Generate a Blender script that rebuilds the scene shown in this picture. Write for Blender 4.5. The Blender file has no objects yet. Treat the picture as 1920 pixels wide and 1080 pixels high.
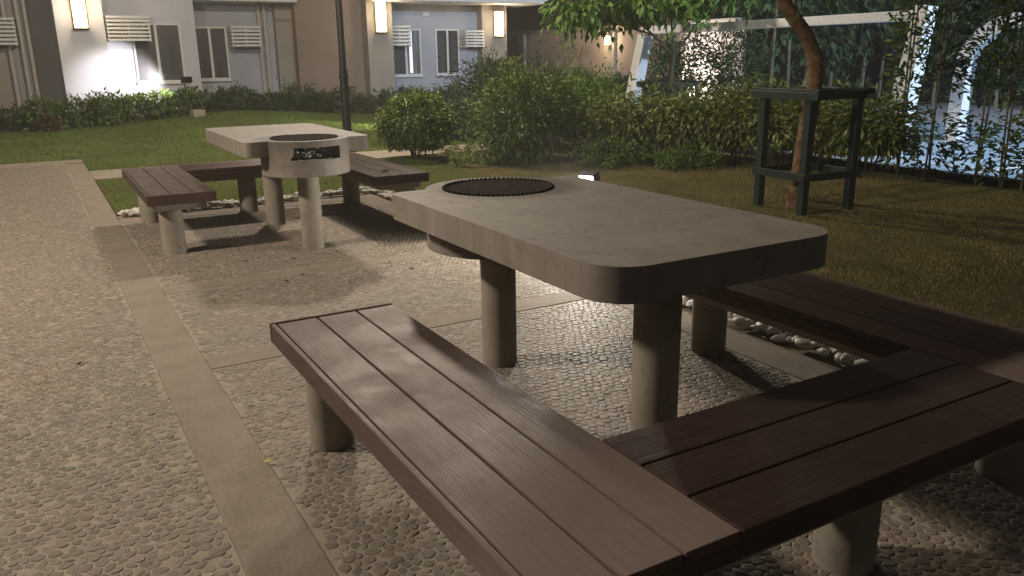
import bpy, math, random
import numpy as np
from mathutils import Vector, Matrix
random.seed(7); RNG = np.random.default_rng(11)
SC = bpy.context.scene
COL = SC.collection
RAD = math.radians

# ------------------------------------------------------------------ camera
F_PX, PITCH, YAW, ROLL, CAM_Z = 1524.4, RAD(15.83), RAD(29.90), RAD(-0.807), 1.3307
fw = Vector((math.sin(YAW)*math.cos(PITCH), math.cos(YAW)*math.cos(PITCH), -math.sin(PITCH)))
rt = Vector((math.cos(YAW), -math.sin(YAW), 0)); up = rt.cross(fw)
rt2 = math.cos(ROLL)*rt + math.sin(ROLL)*up; up2 = -math.sin(ROLL)*rt + math.cos(ROLL)*up
cam = bpy.data.cameras.new('camera'); camo = bpy.data.objects.new('camera', cam); COL.objects.link(camo)
M = Matrix.Identity(4)
for i in range(3):
    M[i][0], M[i][1], M[i][2] = rt2[i], up2[i], -fw[i]
M[0][3], M[1][3], M[2][3] = 0, 0, CAM_Z
camo.matrix_world = M
cam.sensor_width = 36; cam.lens = F_PX/1920*36; cam.clip_start = .05; cam.clip_end = 600
SC.camera = camo

# ------------------------------------------------------------------ world: night sky over a town
W = bpy.data.worlds.new('World'); SC.world = W; W.use_nodes = True
nt = W.node_tree; nt.nodes.clear()
out = nt.nodes.new('ShaderNodeOutputWorld'); bg = nt.nodes.new('ShaderNodeBackground'); bg2 = nt.nodes.new('ShaderNodeBackground')
sky = nt.nodes.new('ShaderNodeTexSky'); sky.sky_type = 'NISHITA'; sky.sun_disc = False
sky.sun_elevation = RAD(-6); sky.sun_rotation = RAD(200)
add = nt.nodes.new('ShaderNodeAddShader')
nt.links.new(sky.outputs[0], bg.inputs[0]); bg.inputs[1].default_value = .05
bg2.inputs[0].default_value = (.86, .84, .80, 1); bg2.inputs[1].default_value = .05
nt.links.new(bg.outputs[0], add.inputs[0]); nt.links.new(bg2.outputs[0], add.inputs[1]); nt.links.new(add.outputs[0], out.inputs[0])
SC.view_settings.view_transform = 'Standard'; SC.view_settings.look = 'None'
SC.view_settings.exposure = .18; SC.view_settings.gamma = 1; SC.view_settings.use_curve_mapping = False
SC.render.engine = 'CYCLES'
SC.cycles.use_denoising = True
try: SC.cycles.denoiser = 'OPENIMAGEDENOISE'
except Exception: pass
SC.cycles.max_bounces = 6; SC.cycles.diffuse_bounces = 3; SC.cycles.glossy_bounces = 3
SC.cycles.transparent_max_bounces = 8; SC.cycles.sample_clamp_indirect = 2; SC.cycles.caustics_reflective = False; SC.cycles.caustics_refractive = False

# lamp strengths, all in one place
P_POST, P_SIDE = 1350, 1230
GLARE_HAZE = .0036
WARM = (1.0, .865, .70)

# ------------------------------------------------------------------ materials
def mat(name):
    m = bpy.data.materials.new(name); m.use_nodes = True
    n = m.node_tree.nodes; b = n['Principled BSDF']
    return m, m.node_tree, b
def N(t, typ, **kw):
    n = t.nodes.new(typ)
    for k, v in kw.items():
        if isinstance(k, str) and hasattr(n, k): setattr(n, k, v)
    return n
def ramp(t, stops):
    r = t.nodes.new('ShaderNodeValToRGB'); e = r.color_ramp.elements
    while len(e) < len(stops): e.new(.5)
    for i, (p, c) in enumerate(stops): e[i].position = p; e[i].color = (*c, 1)
    return r
def noise(t, scale, detail=4, rough=.6, vec=None):
    n = t.nodes.new('ShaderNodeTexNoise'); n.inputs['Scale'].default_value = scale
    n.inputs['Detail'].default_value = detail; n.inputs['Roughness'].default_value = rough
    if vec is not None: t.links.new(vec, n.inputs['Vector'])
    return n
def coords(t, scale=None):
    g = t.nodes.new('ShaderNodeNewGeometry')
    if scale is None: return g.outputs['Position']
    mp = t.nodes.new('ShaderNodeMapping'); mp.inputs['Scale'].default_value = scale
    t.links.new(g.outputs['Position'], mp.inputs['Vector']); return mp.outputs[0]
def mixc(t, fac, a, b, mode='MIX'):
    m = t.nodes.new('ShaderNodeMix'); m.data_type = 'RGBA'; m.blend_type = mode
    for s, v in ((0, fac), (6, a), (7, b)):
        if hasattr(v, 'links') or isinstance(v, bpy.types.NodeSocket): t.links.new(v, m.inputs[s])
        elif isinstance(v, (int, float)): m.inputs[s].default_value = v
        else: m.inputs[s].default_value = (*v, 1)
    return m.outputs[2]
def bump(t, b, h, strength=.3, dist=.01, prev=None):
    k = t.nodes.new('ShaderNodeBump'); k.inputs['Strength'].default_value = strength; k.inputs['Distance'].default_value = dist
    t.links.new(h, k.inputs['Height'])
    if prev is not None: t.links.new(prev, k.inputs['Normal'])
    t.links.new(k.outputs[0], b.inputs['Normal']); return k.outputs[0]
def two_tone(name, c1, c2, scale=8, rough=.8, bscale=60, bstr=.2, bdist=.004, spec=.3, fine=None):
    m, t, b = mat(name); v = coords(t)
    n = noise(t, scale, 5, .65, v); r = ramp(t, [(.32, c1), (.68, c2)]); t.links.new(n.outputs[0], r.inputs[0])
    col = r.outputs[0]
    if fine:
        n3 = noise(t, fine[0], 2, .5, v); r3 = ramp(t, [(fine[1], (1, 1, 1)), (fine[1]+.07, fine[2])]); t.links.new(n3.outputs[0], r3.inputs[0])
        col = mixc(t, 1.0, col, r3.outputs[0], 'MULTIPLY')
    t.links.new(col, b.inputs['Base Color']); b.inputs['Roughness'].default_value = rough; b.inputs['Specular IOR Level'].default_value = spec
    n2 = noise(t, bscale, 4, .7, v); bump(t, b, n2.outputs[0], bstr, bdist)
    return m
def island_mat(name, stops, rough=.7, spec=.3, obj=False, nscale=70, bstr=.3, trans=0, patch=None):
    m, t, b = mat(name)
    if obj: rnd = t.nodes.new('ShaderNodeObjectInfo').outputs['Random']
    else: rnd = t.nodes.new('ShaderNodeNewGeometry').outputs['Random Per Island']
    r = ramp(t, stops); t.links.new(rnd, r.inputs[0])
    v = coords(t); n = noise(t, nscale, 3, .6, v)
    rr = ramp(t, [(.3, (.75, .75, .75)), (.7, (1.15, 1.15, 1.15))]); t.links.new(n.outputs[0], rr.inputs[0])
    c = mixc(t, 1.0, r.outputs[0], rr.outputs[0], 'MULTIPLY')
    if patch:
        np_ = noise(t, patch[0], 3, .55, v); rp = ramp(t, [(.3, patch[1]), (.5, (1, 1, 1)), (.7, patch[2])]); t.links.new(np_.outputs[0], rp.inputs[0])
        c = mixc(t, 1.0, c, rp.outputs[0], 'MULTIPLY')
    t.links.new(c, b.inputs['Base Color']); b.inputs['Roughness'].default_value = rough; b.inputs['Specular IOR Level'].default_value = spec
    if bstr: bump(t, b, n.outputs[0], bstr, .004)
    if trans:
        tr = t.nodes.new('ShaderNodeBsdfTranslucent'); t.links.new(c, tr.inputs[0])
        mx = t.nodes.new('ShaderNodeMixShader'); mx.inputs[0].default_value = trans
        o = t.nodes['Material Output']
        t.links.new(b.outputs[0], mx.inputs[1]); t.links.new(tr.outputs[0], mx.inputs[2]); t.links.new(mx.outputs[0], o.inputs[0])
    return m
def plain(name, c, rough=.5, metal=0, spec=.5):
    m, t, b = mat(name); b.inputs['Base Color'].default_value = (*c, 1); b.inputs['Roughness'].default_value = rough
    b.inputs['Metallic'].default_value = metal; b.inputs['Specular IOR Level'].default_value = spec
    v = coords(t); n = noise(t, 25, 4, .6, v); r = ramp(t, [(.3, tuple(x*.82 for x in c)), (.7, tuple(min(1, x*1.12) for x in c))])
    t.links.new(n.outputs[0], r.inputs[0]); t.links.new(r.outputs[0], b.inputs['Base Color'])
    return m
def emit(name, c, s):
    m, t, b = mat(name); b.inputs['Base Color'].default_value = (*c, 1)
    b.inputs['Emission Color'].default_value = (*c, 1); b.inputs['Emission Strength'].default_value = s
    return m
def wood(name, axis):
    """brushed composite board: grain along axis ('X' or 'Y')"""
    m, t, b = mat(name)
    sc = (1.6, 34, 34) if axis == 'X' else (34, 1.6, 34)
    tc = t.nodes.new('ShaderNodeTexCoord'); oi = t.nodes.new('ShaderNodeObjectInfo')
    mp = t.nodes.new('ShaderNodeMapping'); mp.inputs['Scale'].default_value = sc
    t.links.new(tc.outputs['Object'], mp.inputs['Vector'])
    ad = t.nodes.new('ShaderNodeVectorMath'); ad.operation = 'ADD'; ml = t.nodes.new('ShaderNodeVectorMath'); ml.operation = 'SCALE'
    cb = t.nodes.new('ShaderNodeCombineXYZ')
    for i in range(3): t.links.new(oi.outputs['Random'], cb.inputs[i])
    t.links.new(cb.outputs[0], ml.inputs[0]); ml.inputs['Scale'].default_value = 50
    t.links.new(mp.outputs[0], ad.inputs[0]); t.links.new(ml.outputs[0], ad.inputs[1])
    n = noise(t, 3.2, 6, .72, ad.outputs[0]); n.inputs['Distortion'].default_value = .6
    n2 = noise(t, 1.1, 3, .5, ad.outputs[0])
    r = ramp(t, [(.3, (.034, .020, .0165)), (.55, (.054, .033, .027)), (.8, (.075, .047, .038))]); t.links.new(n.outputs[0], r.inputs[0])
    rr = ramp(t, [(.0, (.85, .82, .8)), (1, (1.12, 1.1, 1.1))]); t.links.new(oi.outputs['Random'], rr.inputs[0])
    c = mixc(t, 1, r.outputs[0], rr.outputs[0], 'MULTIPLY')
    # dust and scuffs
    n4 = noise(t, 5, 4, .7, coords(t)); r4 = ramp(t, [(.5, (0, 0, 0)), (.8, (.3, .3, .3))]); t.links.new(n4.outputs[0], r4.inputs[0])
    c = mixc(t, r4.outputs[0], c, (.08, .06, .048))
    t.links.new(c, b.inputs['Base Color'])
    b.inputs['Roughness'].default_value = .56; b.inputs['Specular IOR Level'].default_value = .62; b.inputs['Specular Tint'].default_value = (1, .80, .70, 1)
    b.inputs['Anisotropic'].default_value = .92
    nr = noise(t, 7, 4, .65, coords(t)); rr_ = ramp(t, [(.3, (.48, .48, .48)), (.7, (.66, .66, .66))]); t.links.new(nr.outputs[0], rr_.inputs[0]); t.links.new(rr_.outputs[0], b.inputs['Roughness'])
    tv = t.nodes.new('ShaderNodeCombineXYZ'); tv.inputs[0].default_value = 0 if axis == 'X' else 1; tv.inputs[1].default_value = 1 if axis == 'X' else 0
    t.links.new(tv.outputs[0], b.inputs['Tangent'])
    k = bump(t, b, n.outputs[0], .8, .004)
    return m

MT = {}
MT['concrete'] = two_tone('cast_concrete', (.215, .187, .15), (.295, .262, .212), 5, .72, 90, .18, .003, .35, fine=(28, .66, (.72, .7, .67)))
def table_concrete():
    m, t, b = mat('table_concrete'); tc = t.nodes.new('ShaderNodeTexCoord'); v = tc.outputs['Object']
    n = noise(t, 5, 5, .65, v); r = ramp(t, [(.3, (.19, .166, .142)), (.7, (.245, .216, .187))]); t.links.new(n.outputs[0], r.inputs[0])
    # soot around the grate
    d = t.nodes.new('ShaderNodeVectorMath'); d.operation = 'DISTANCE'; t.links.new(v, d.inputs[0]); d.inputs[1].default_value = (.03, .64, .8)
    n2 = noise(t, 9, 4, .6, v); ad = t.nodes.new('ShaderNodeMath'); ad.operation = 'MULTIPLY_ADD'; t.links.new(n2.outputs[0], ad.inputs[0]); ad.inputs[1].default_value = .12; t.links.new(d.outputs['Value'], ad.inputs[2])
    rs = ramp(t, [(.32, (.42, .40, .38)), (.42, (1, 1, 1))]); t.links.new(ad.outputs[0], rs.inputs[0])
    c = mixc(t, 1, r.outputs[0], rs.outputs[0], 'MULTIPLY')
    # grease spots and scuffs
    n3 = noise(t, 11, 3, .55, v); r3 = ramp(t, [(.60, (1, 1, 1)), (.74, (.78, .76, .74))]); t.links.new(n3.outputs[0], r3.inputs[0])
    c = mixc(t, 1, c, r3.outputs[0], 'MULTIPLY')
    n4 = noise(t, 45, 2, .5, v); r4 = ramp(t, [(.68, (1, 1, 1)), (.74, (.62, .6, .57))]); t.links.new(n4.outputs[0], r4.inputs[0])
    c = mixc(t, 1, c, r4.outputs[0], 'MULTIPLY')
    mpz = t.nodes.new('ShaderNodeMapping'); mpz.inputs['Scale'].default_value = (1, 1, .08); t.links.new(v, mpz.inputs['Vector'])
    n5 = noise(t, 22, 3, .6, mpz.outputs[0]); r5 = ramp(t, [(.35, (.86, .85, .83)), (.6, (1.06, 1.06, 1.06))]); t.links.new(n5.outputs[0], r5.inputs[0])
    c = mixc(t, .8, c, r5.outputs[0], 'MULTIPLY')
    vo = t.nodes.new('ShaderNodeTexVoronoi'); vo.inputs['Scale'].default_value = 34; t.links.new(v, vo.inputs['Vector'])
    rv = ramp(t, [(.05, (.45, .43, .4)), (.10, (1, 1, 1))]); t.links.new(vo.outputs['Distance'], rv.inputs[0])
    c = mixc(t, .8, c, rv.outputs[0], 'MULTIPLY')
    t.links.new(c, b.inputs['Base Color']); b.inputs['Roughness'].default_value = .66; b.inputs['Specular IOR Level'].default_value = .35
    k = noise(t, 90, 4, .7, v); bump(t, b, k.outputs[0], .18, .003)
    return m
MT['table_concrete'] = table_concrete()
MT['strip'] = two_tone('sand_wash_strip', (.205, .170, .135), (.275, .230, .185), 5, .82, 300, .35, .003, .25, fine=(170, .58, (.66, .62, .58)))
MT['grout'] = two_tone('paving_mortar', (.27, .228, .175), (.35, .298, .235), 7, .9, 220, .5, .004, .2)
MT['stone'] = island_mat('paving_pebble', [(0, (.155, .134, .108)), (.25, (.20, .172, .138)), (.5, (.235, .193, .15)), (.75, (.18, .163, .144)), (.92, (.215, .17, .14)), (1, (.31, .262, .21))], .66, .3, nscale=90, patch=(2.2, (1.0, .93, .90), (.9, .92, .86)))
MT['stone_o'] = island_mat('paving_pebble_near', [(0, (.155, .134, .108)), (.25, (.20, .172, .138)), (.5, (.235, .193, .15)), (.75, (.18, .163, .144)), (.92, (.215, .17, .14)), (1, (.31, .262, .21))], .66, .3, obj=True, nscale=90, patch=(2.2, (1.0, .93, .90), (.9, .92, .86)))
MT['river'] = island_mat('river_stone', [(0, (.42, .39, .34)), (.4, (.62, .58, .5)), (.75, (.72, .69, .62)), (1, (.34, .31, .27))], .6, .35, obj=True, nscale=30)
MT['river_s'] = island_mat('river_stone_small', [(0, (.42, .39, .34)), (.4, (.62, .58, .5)), (.75, (.72, .69, .62)), (1, (.34, .31, .27))], .6, .35, nscale=30)
MT['soil'] = two_tone('soil', (.035, .026, .017), (.07, .052, .034), 6, .95, 60, .6, .02, .1)
MT['turf'] = two_tone('turf_floor', (.06, .055, .02), (.12, .095, .04), 3, .95, 80, .6, .02, .1)
MT['path'] = two_tone('concrete_path', (.22, .19, .145), (.29, .25, .195), 4, .85, 150, .3, .003, .25)
MT['grass_dry'] = island_mat('dry_grass_blade', [(0, (.36, .29, .115)), (.35, (.23, .23, .08)), (.7, (.41, .32, .14)), (1, (.165, .20, .065))], .65, .2, bstr=0, nscale=.9, trans=.3)
MT['grass'] = island_mat('green_grass_blade', [(0, (.20, .28, .07)), (.4, (.16, .245, .062)), (.8, (.25, .31, .09)), (1, (.125, .195, .055))], .6, .25, bstr=0, nscale=.9, trans=.3)
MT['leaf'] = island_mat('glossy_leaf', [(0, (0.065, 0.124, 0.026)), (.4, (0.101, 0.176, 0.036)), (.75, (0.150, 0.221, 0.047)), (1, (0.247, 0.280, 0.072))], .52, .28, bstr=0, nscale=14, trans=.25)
MT['leaf_lime'] = island_mat('lime_leaf', [(0, (0.056, 0.100, 0.018)), (.4, (0.100, 0.163, 0.027)), (.75, (0.163, 0.231, 0.040)), (1, (0.250, 0.288, 0.062))], .48, .35, bstr=0, nscale=14, trans=.28)
MT['leaf_olive'] = island_mat('olive_leaf', [(0, (0.120, 0.168, 0.042)), (.4, (0.174, 0.228, 0.060)), (.75, (0.240, 0.282, 0.084)), (1, (0.336, 0.336, 0.120))], .52, .28, bstr=0, nscale=14, trans=.25)
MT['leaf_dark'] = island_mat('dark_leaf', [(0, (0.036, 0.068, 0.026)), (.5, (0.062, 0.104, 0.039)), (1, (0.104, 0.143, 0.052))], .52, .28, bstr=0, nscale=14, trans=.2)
MT['leaf_bright'] = island_mat('bright_leaf', [(0, (0.069, 0.149, 0.023)), (.5, (0.115, 0.218, 0.034)), (1, (0.184, 0.265, 0.057))], .52, .28, bstr=0, nscale=14, trans=.3)
MT['bark'] = two_tone('reddish_bark', (.10, .058, .034), (.27, .155, .09), 16, .88, 38, 1.0, .02, .2, fine=(30, .6, (.6, .5, .45)))
MT['bark_dark'] = two_tone('dark_bark', (.045, .035, .025), (.10, .078, .055), 18, .9, 60, .5, .008, .15)
MT['stem'] = two_tone('pale_stem', (.13, .11, .075), (.22, .19, .13), 20, .8, 60, .4, .004, .2)
MT['guard'] = plain('dark_green_paint', (.012, .028, .023), .45)
MT['white_steel'] = plain('white_painted_steel', (.74, .74, .74), .4)
MT['black_metal'] = plain('black_metal', (.016, .015, .016), .42)
MT['iron'] = two_tone('cast_iron', (.009, .0075, .0065), (.05, .042, .036), 40, .9, 200, .4, .002, .08)
MT['ash'] = two_tone('ash_and_char', (.02, .019, .018), (.72, .70, .68), 30, .85, 120, .6, .006, .3)
MT['charred'] = two_tone('sooty_concrete', (.05, .045, .04), (.11, .10, .085), 12, .9, 90, .3, .003, .2)
MT['wall_white'] = two_tone('painted_wall_white', (.56, .565, .62), (.62, .625, .68), 1.3, .85, 60, .08, .004, .25)
MT['wall_blue'] = two_tone('painted_wall_pale_blue', (.37, .385, .43), (.45, .465, .51), 1.3, .85, 60, .08, .004, .25)
MT['wall_unlit'] = two_tone('painted_wall_unlit', (.30, .298, .305), (.35, .346, .35), 1.3, .85, 60, .08, .004, .25)  # light wall paint, with the shade of the unlit recess put into its tone
MT['wall_brown'] = two_tone('painted_wall_brown', (.24, .18, .13), (.285, .215, .158), 1.1, .85, 60, .08, .004, .25)
MT['wall_tan'] = two_tone('painted_wall_tan', (.31, .275, .23), (.36, .32, .265), 1.1, .85, 60, .08, .004, .25)
MT['wall_bound'] = two_tone('boundary_wall_render', (.33, .27, .24), (.45, .37, .325), 1.6, .88, 40, .15, .006, .2)
MT['slab_white'] = plain('white_canopy_paint', (.70, .69, .68), .7)
MT['frame'] = plain('white_window_frame', (.72, .72, .71), .45)
def curtain_glass(name, c1, c2):
    m, t, b = mat(name); v = coords(t, (1, 1, .05)); n = noise(t, 9, 3, .6, v)
    r = ramp(t, [(.35, c1), (.65, c2)]); t.links.new(n.outputs[0], r.inputs[0]); t.links.new(r.outputs[0], b.inputs['Base Color'])
    b.inputs['Roughness'].default_value = .35; b.inputs['Specular IOR Level'].default_value = .4
    b.inputs['Coat Weight'].default_value = .15; b.inputs['Coat Roughness'].default_value = .12
    return m
MT['glass_dark'] = curtain_glass('window_glass', (.026, .026, .027), (.068, .065, .066))
MT['glass_lit'] = curtain_glass('window_glass_lit_curtain', (.10, .095, .10), (.26, .24, .25))  # brighter pane: light on the curtain put into its colour
MT['curtain'] = two_tone('pale_curtain', (.10, .085, .075), (.18, .155, .135), 12, .9, 30, .1, .01, .1)
MT['pipe'] = plain('cream_pipe', (.48, .45, .40), .5)
MT['lamp_glass'] = emit('lit_lamp_glass', (1.0, .76, .42), 5)
MT['lamp_hot'] = emit('lit_led', (1.0, .96, .88), 30)
MT['lamp_post_glass'] = emit('lit_post_lantern', (1.0, .82, .55), 8)
MT['bronze'] = plain('bronze_frame', (.07, .05, .035), .4, .6)
MT['court'] = two_tone('pale_court_coating', (.34, .45, .55), (.42, .53, .62), 1.2, .5, 60, .1, .003, .5)
MT['court_far'] = two_tone('pale_lavender_coating', (.42, .42, .47), (.5, .5, .55), 1.2, .6, 60, .1, .003, .4)
MT['line'] = plain('white_line_paint', (.8, .8, .8), .6)
MT['yellow'] = plain('yellow_leaf', (.55, .45, .06), .5)
MT['debris'] = plain('dark_leaf_litter', (.03, .022, .016), .8)
MT['woodX'] = wood('composite_board_across', 'X'); MT['woodY'] = wood('composite_board_along', 'Y')

# ------------------------------------------------------------------ mesh helpers
def tag(o, label=None, cat=None, group=None, kind=None):
    if label: o['label'] = label
    if cat: o['category'] = cat
    if group: o['group'] = group
    if kind: o['kind'] = kind
    return o
def empty(name, loc=(0, 0, 0), rz=0, label=None, cat=None, group=None):
    o = bpy.data.objects.new(name, None); COL.objects.link(o); o.location = loc; o.rotation_euler = (0, 0, rz); o.empty_display_size = .1
    return tag(o, label, cat, group)
def link(name, me, m, parent=None, loc=None, rot=None, scale=None):
    o = bpy.data.objects.new(name, me); COL.objects.link(o)
    if m is not None and not me.materials: me.materials.append(MT[m] if isinstance(m, str) else m)
    if parent is not None: o.parent = parent
    if loc is not None: o.location = loc
    if rot is not None: o.rotation_euler = rot
    if scale is not None: o.scale = scale if hasattr(scale, '__len__') else (scale,)*3
    return o
class MB:
    def __init__(s): s.v = []; s.f = []
    def add(s, v, f):
        k = len(s.v); s.v += [tuple(a) for a in v]; s.f += [tuple(i+k for i in a) for a in f]; return s
    def box(s, x0, y0, z0, x1, y1, z1, mx=None):
        v = [(x0, y0, z0), (x1, y0, z0), (x1, y1, z0), (x0, y1, z0), (x0, y0, z1), (x1, y0, z1), (x1, y1, z1), (x0, y1, z1)]
        if mx is not None: v = [tuple(mx @ Vector(a)) for a in v]
        return s.add(v, [(0, 3, 2, 1), (4, 5, 6, 7), (0, 1, 5, 4), (1, 2, 6, 5), (2, 3, 7, 6), (3, 0, 4, 7)])
    def prism(s, poly, z0, z1):
        n = len(poly)
        v = [(x, y, z0) for x, y in poly]+[(x, y, z1) for x, y in poly]
        return s.add(v, [tuple(range(n-1, -1, -1)), tuple(range(n, 2*n))]+[(i, (i+1) % n, n+(i+1) % n, n+i) for i in range(n)])
    def cyl(s, x, y, z0, z1, r, r1=None, n=24):
        r1 = r if r1 is None else r1
        v = [(x+r*math.cos(2*math.pi*i/n), y+r*math.sin(2*math.pi*i/n), z0) for i in range(n)]+[(x+r1*math.cos(2*math.pi*i/n), y+r1*math.sin(2*math.pi*i/n), z1) for i in range(n)]
        return s.add(v, [tuple(range(n-1, -1, -1)), tuple(range(n, 2*n))]+[(i, (i+1) % n, n+(i+1) % n, n+i) for i in range(n)])
    def tube(s, pts, rad, n=8, square=False):
        pts = [Vector(p) for p in pts]
        if not hasattr(rad, '__len__'): rad = [rad]*len(pts)
        rings = []; prev = None
        for i, p in enumerate(pts):
            d = (pts[min(i+1, len(pts)-1)]-pts[max(i-1, 0)]).normalized()
            ref = Vector((0, 0, 1)) if abs(d.z) < .95 else Vector((1, 0, 0))
            if prev is not None: a = (prev-prev.dot(d)*d).normalized()
            else: a = d.cross(ref).normalized()
            b = d.cross(a); prev = a; m = 4 if square else n
            off = math.pi/4 if square else 0; k = 1.414 if square else 1
            rings.append([p+(a*math.cos(off+2*math.pi*j/m)+b*math.sin(off+2*math.pi*j/m))*rad[i]*k for j in range(m)])
        m = len(rings[0]); v = [q for r in rings for q in r]; f = []
        for i in range(len(rings)-1):
            for j in range(m): f.append((i*m+j, i*m+(j+1) % m, (i+1)*m+(j+1) % m, (i+1)*m+j))
        f.append(tuple(range(m-1, -1, -1))); f.append(tuple((len(rings)-1)*m+j for j in range(m)))
        return s.add(v, f)
    def ellip(s, c, r, n=8, m=6, jit=0):
        v = [(c[0], c[1], c[2]-r[2])]
        for i in range(1, m):
            t = math.pi*i/m-math.pi/2
            for j in range(n):
                q = 1+random.uniform(-jit, jit)
                v.append((c[0]+r[0]*math.cos(t)*math.cos(2*math.pi*j/n)*q, c[1]+r[1]*math.cos(t)*math.sin(2*math.pi*j/n)*q, c[2]+r[2]*math.sin(t)*q))
        v.append((c[0], c[1], c[2]+r[2])); L = len(v)-1
        f = [(0, 1+(j+1) % n, 1+j) for j in range(n)]
        for i in range(m-2):
            for j in range(n): f.append((1+i*n+j, 1+i*n+(j+1) % n, 1+(i+1)*n+(j+1) % n, 1+(i+1)*n+j))
        f += [(L, 1+(m-2)*n+j, 1+(m-2)*n+(j+1) % n) for j in range(n)]
        return s.add(v, f)
    def mesh(s, name, smooth=False):
        me = bpy.data.meshes.new(name); me.from_pydata(s.v, [], s.f); me.update()
        if smooth: me.polygons.foreach_set('use_smooth', [True]*len(me.polygons))
        return me
    def build(s, name, m, parent=None, smooth=False, bevel=0, loc=None, rot=None, seg=2):
        o = link(name, s.mesh(name, smooth), m, parent, loc, rot)
        if smooth == 'auto': pass
        if bevel: bev(o, bevel, seg)
        return o
def bev(o, w, seg=2):
    b = o.modifiers.new('bevel', 'BEVEL'); b.width = w; b.segments = seg; b.limit_method = 'ANGLE'; b.angle_limit = RAD(40)
    b.harden_normals = False
    return o
def smooth_angle(o, a=40):
    me = o.data; me.polygons.foreach_set('use_smooth', [True]*len(me.polygons))
    try: me.set_sharp_from_angle(angle=RAD(a))
    except Exception: pass
    return o
def np_mesh(name, V, faces):
    """faces: list of int arrays (k x n) with uniform corner count each"""
    me = bpy.data.meshes.new(name); me.vertices.add(len(V)); me.vertices.foreach_set('co', np.asarray(V, np.float32).ravel())
    loops = np.concatenate([f.ravel() for f in faces]).astype(np.int32)
    tot = np.concatenate([np.full(len(f), f.shape[1]) for f in faces]).astype(np.int32)
    st = np.concatenate([[0], np.cumsum(tot)[:-1]]).astype(np.int32)
    me.loops.add(len(loops)); me.loops.foreach_set('vertex_index', loops)
    me.polygons.add(len(tot)); me.polygons.foreach_set('loop_start', st); me.polygons.foreach_set('loop_total', tot)
    me.update(calc_edges=True); me.validate()
    return me
def rect(name, x0, y0, x1, y1, z, m, kind='structure', th=None, bevel=0):
    b = MB()
    if th: b.box(x0, y0, z-th, x1, y1, z)
    else: b.add([(x0, y0, z), (x1, y0, z), (x1, y1, z), (x0, y1, z)], [(0, 1, 2, 3)])
    o = b.build(name, m, bevel=bevel); tag(o, kind=kind); return o

def leaf_mesh(name, P, D, size, aspect=.42, droop=.25, jit=.35):
    """P points, D outward directions (n x 3); folded two-triangle-per-half leaves"""
    n = len(P); P = np.asarray(P); D = np.asarray(D)
    D = D/np.maximum(np.linalg.norm(D, axis=1, keepdims=True), 1e-6)
    D = D+RNG.normal(0, .45, D.shape); D[:, 2] -= droop; D /= np.linalg.norm(D, axis=1, keepdims=True)
    U = RNG.normal(0, .5, D.shape)+np.array([0, 0, 1.0]); S = np.cross(D, U); S /= np.maximum(np.linalg.norm(S, axis=1, keepdims=True), 1e-6)
    Nn = np.cross(S, D)
    L = size*(1+RNG.uniform(-jit, jit, (n, 1))); Wd = L*aspect*.5
    b0 = P; tip = P+D*L-Nn*L*.12; mid = P+D*L*.45
    l = mid+S*Wd+Nn*L*.06; r = mid-S*Wd+Nn*L*.06
    V = np.stack([b0, r, tip, l], 1).reshape(-1, 3)
    i = np.arange(n)[:, None]*4
    return np_mesh(name, V, [np.concatenate([i+np.array([[0, 1, 2]]), i+np.array([[0, 2, 3]])], 0)])
def clump_points(n, c, r, clumps, cr, shell=.55, zmin=None, flat=None):
    """points gathered in uneven clumps on and inside an ellipsoid"""
    c = np.array(c, float); r = np.array(r, float)
    d = RNG.normal(0, 1, (clumps, 3)); d /= np.linalg.norm(d, axis=1, keepdims=True)
    rad = (shell+(1-shell)*RNG.random((clumps, 1))**.6)*RNG.uniform(.86, 1.1, (clumps, 1))
    cc = c+d*r*rad
    k = RNG.integers(0, clumps, n)
    off = RNG.normal(0, 1, (n, 3))*cr*RNG.uniform(.55, 1.3, (clumps, 1))[k]
    P = cc[k]+off
    if zmin is not None:
        P[:, 2] = np.where(P[:, 2] < zmin, zmin+RNG.random(n)*.12, P[:, 2])
    D = (P-c)/r + off/np.maximum(cr, 1e-3)*.4
    return P, D

# ------------------------------------------------------------------ the setting: ground
rect('ground', -300, -300, 300, 300, -.06, 'soil')
XB = 2.86     # right end of the paving
MAIN0, MAIN1 = .318, .528
YP1, YP0 = 7.86, -2.0
pav_l = rect('pebble_pavement', -7, YP0, MAIN0-.001, 12.9, 0, 'grout', th=.05)
pav_t = rect('pebble_pavement', MAIN1+.001, YP0, XB, YP1, 0, 'grout', th=.05)
tag(pav_l); tag(pav_t)
strips = [(MAIN0, YP0, MAIN1, 12.9), ]
st = rect('paving_strip', MAIN0, YP0, MAIN1, 12.75, .0035, 'strip', th=.06, bevel=.003)
CROSS = [(3.64, 3.82), (5.06, 5.24)]
for a, b in CROSS: rect('paving_strip', MAIN1+.002, a, XB-.202, b, .0032, 'strip', th=.05, bevel=.003)
rect('paving_strip', XB-.2, YP0, XB+.035, YP1+.035, .0036, 'strip', th=.06, bevel=.003)
rect('paving_strip', MAIN1+.002, YP1-.2, XB-.202, YP1+.034, .0034, 'strip', th=.06, bevel=.003)
rect('pebble_bed', XB+.036, YP0, XB+.25, YP1+.25, -.012, 'grout', th=.03)
rect('pebble_bed', MAIN1+.002, YP1+.036, XB+.033, YP1+.25, -.013, 'grout', th=.03)
# garden path behind the second table
rect('garden_path', MAIN1+.002, 10.85, 13.5, 11.75, .004, 'path', th=.05, bevel=.004)
rect('garden_path', -7, 12.905, MAIN1, 13.3, .005, 'path', th=.05, bevel=.004)

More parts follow.
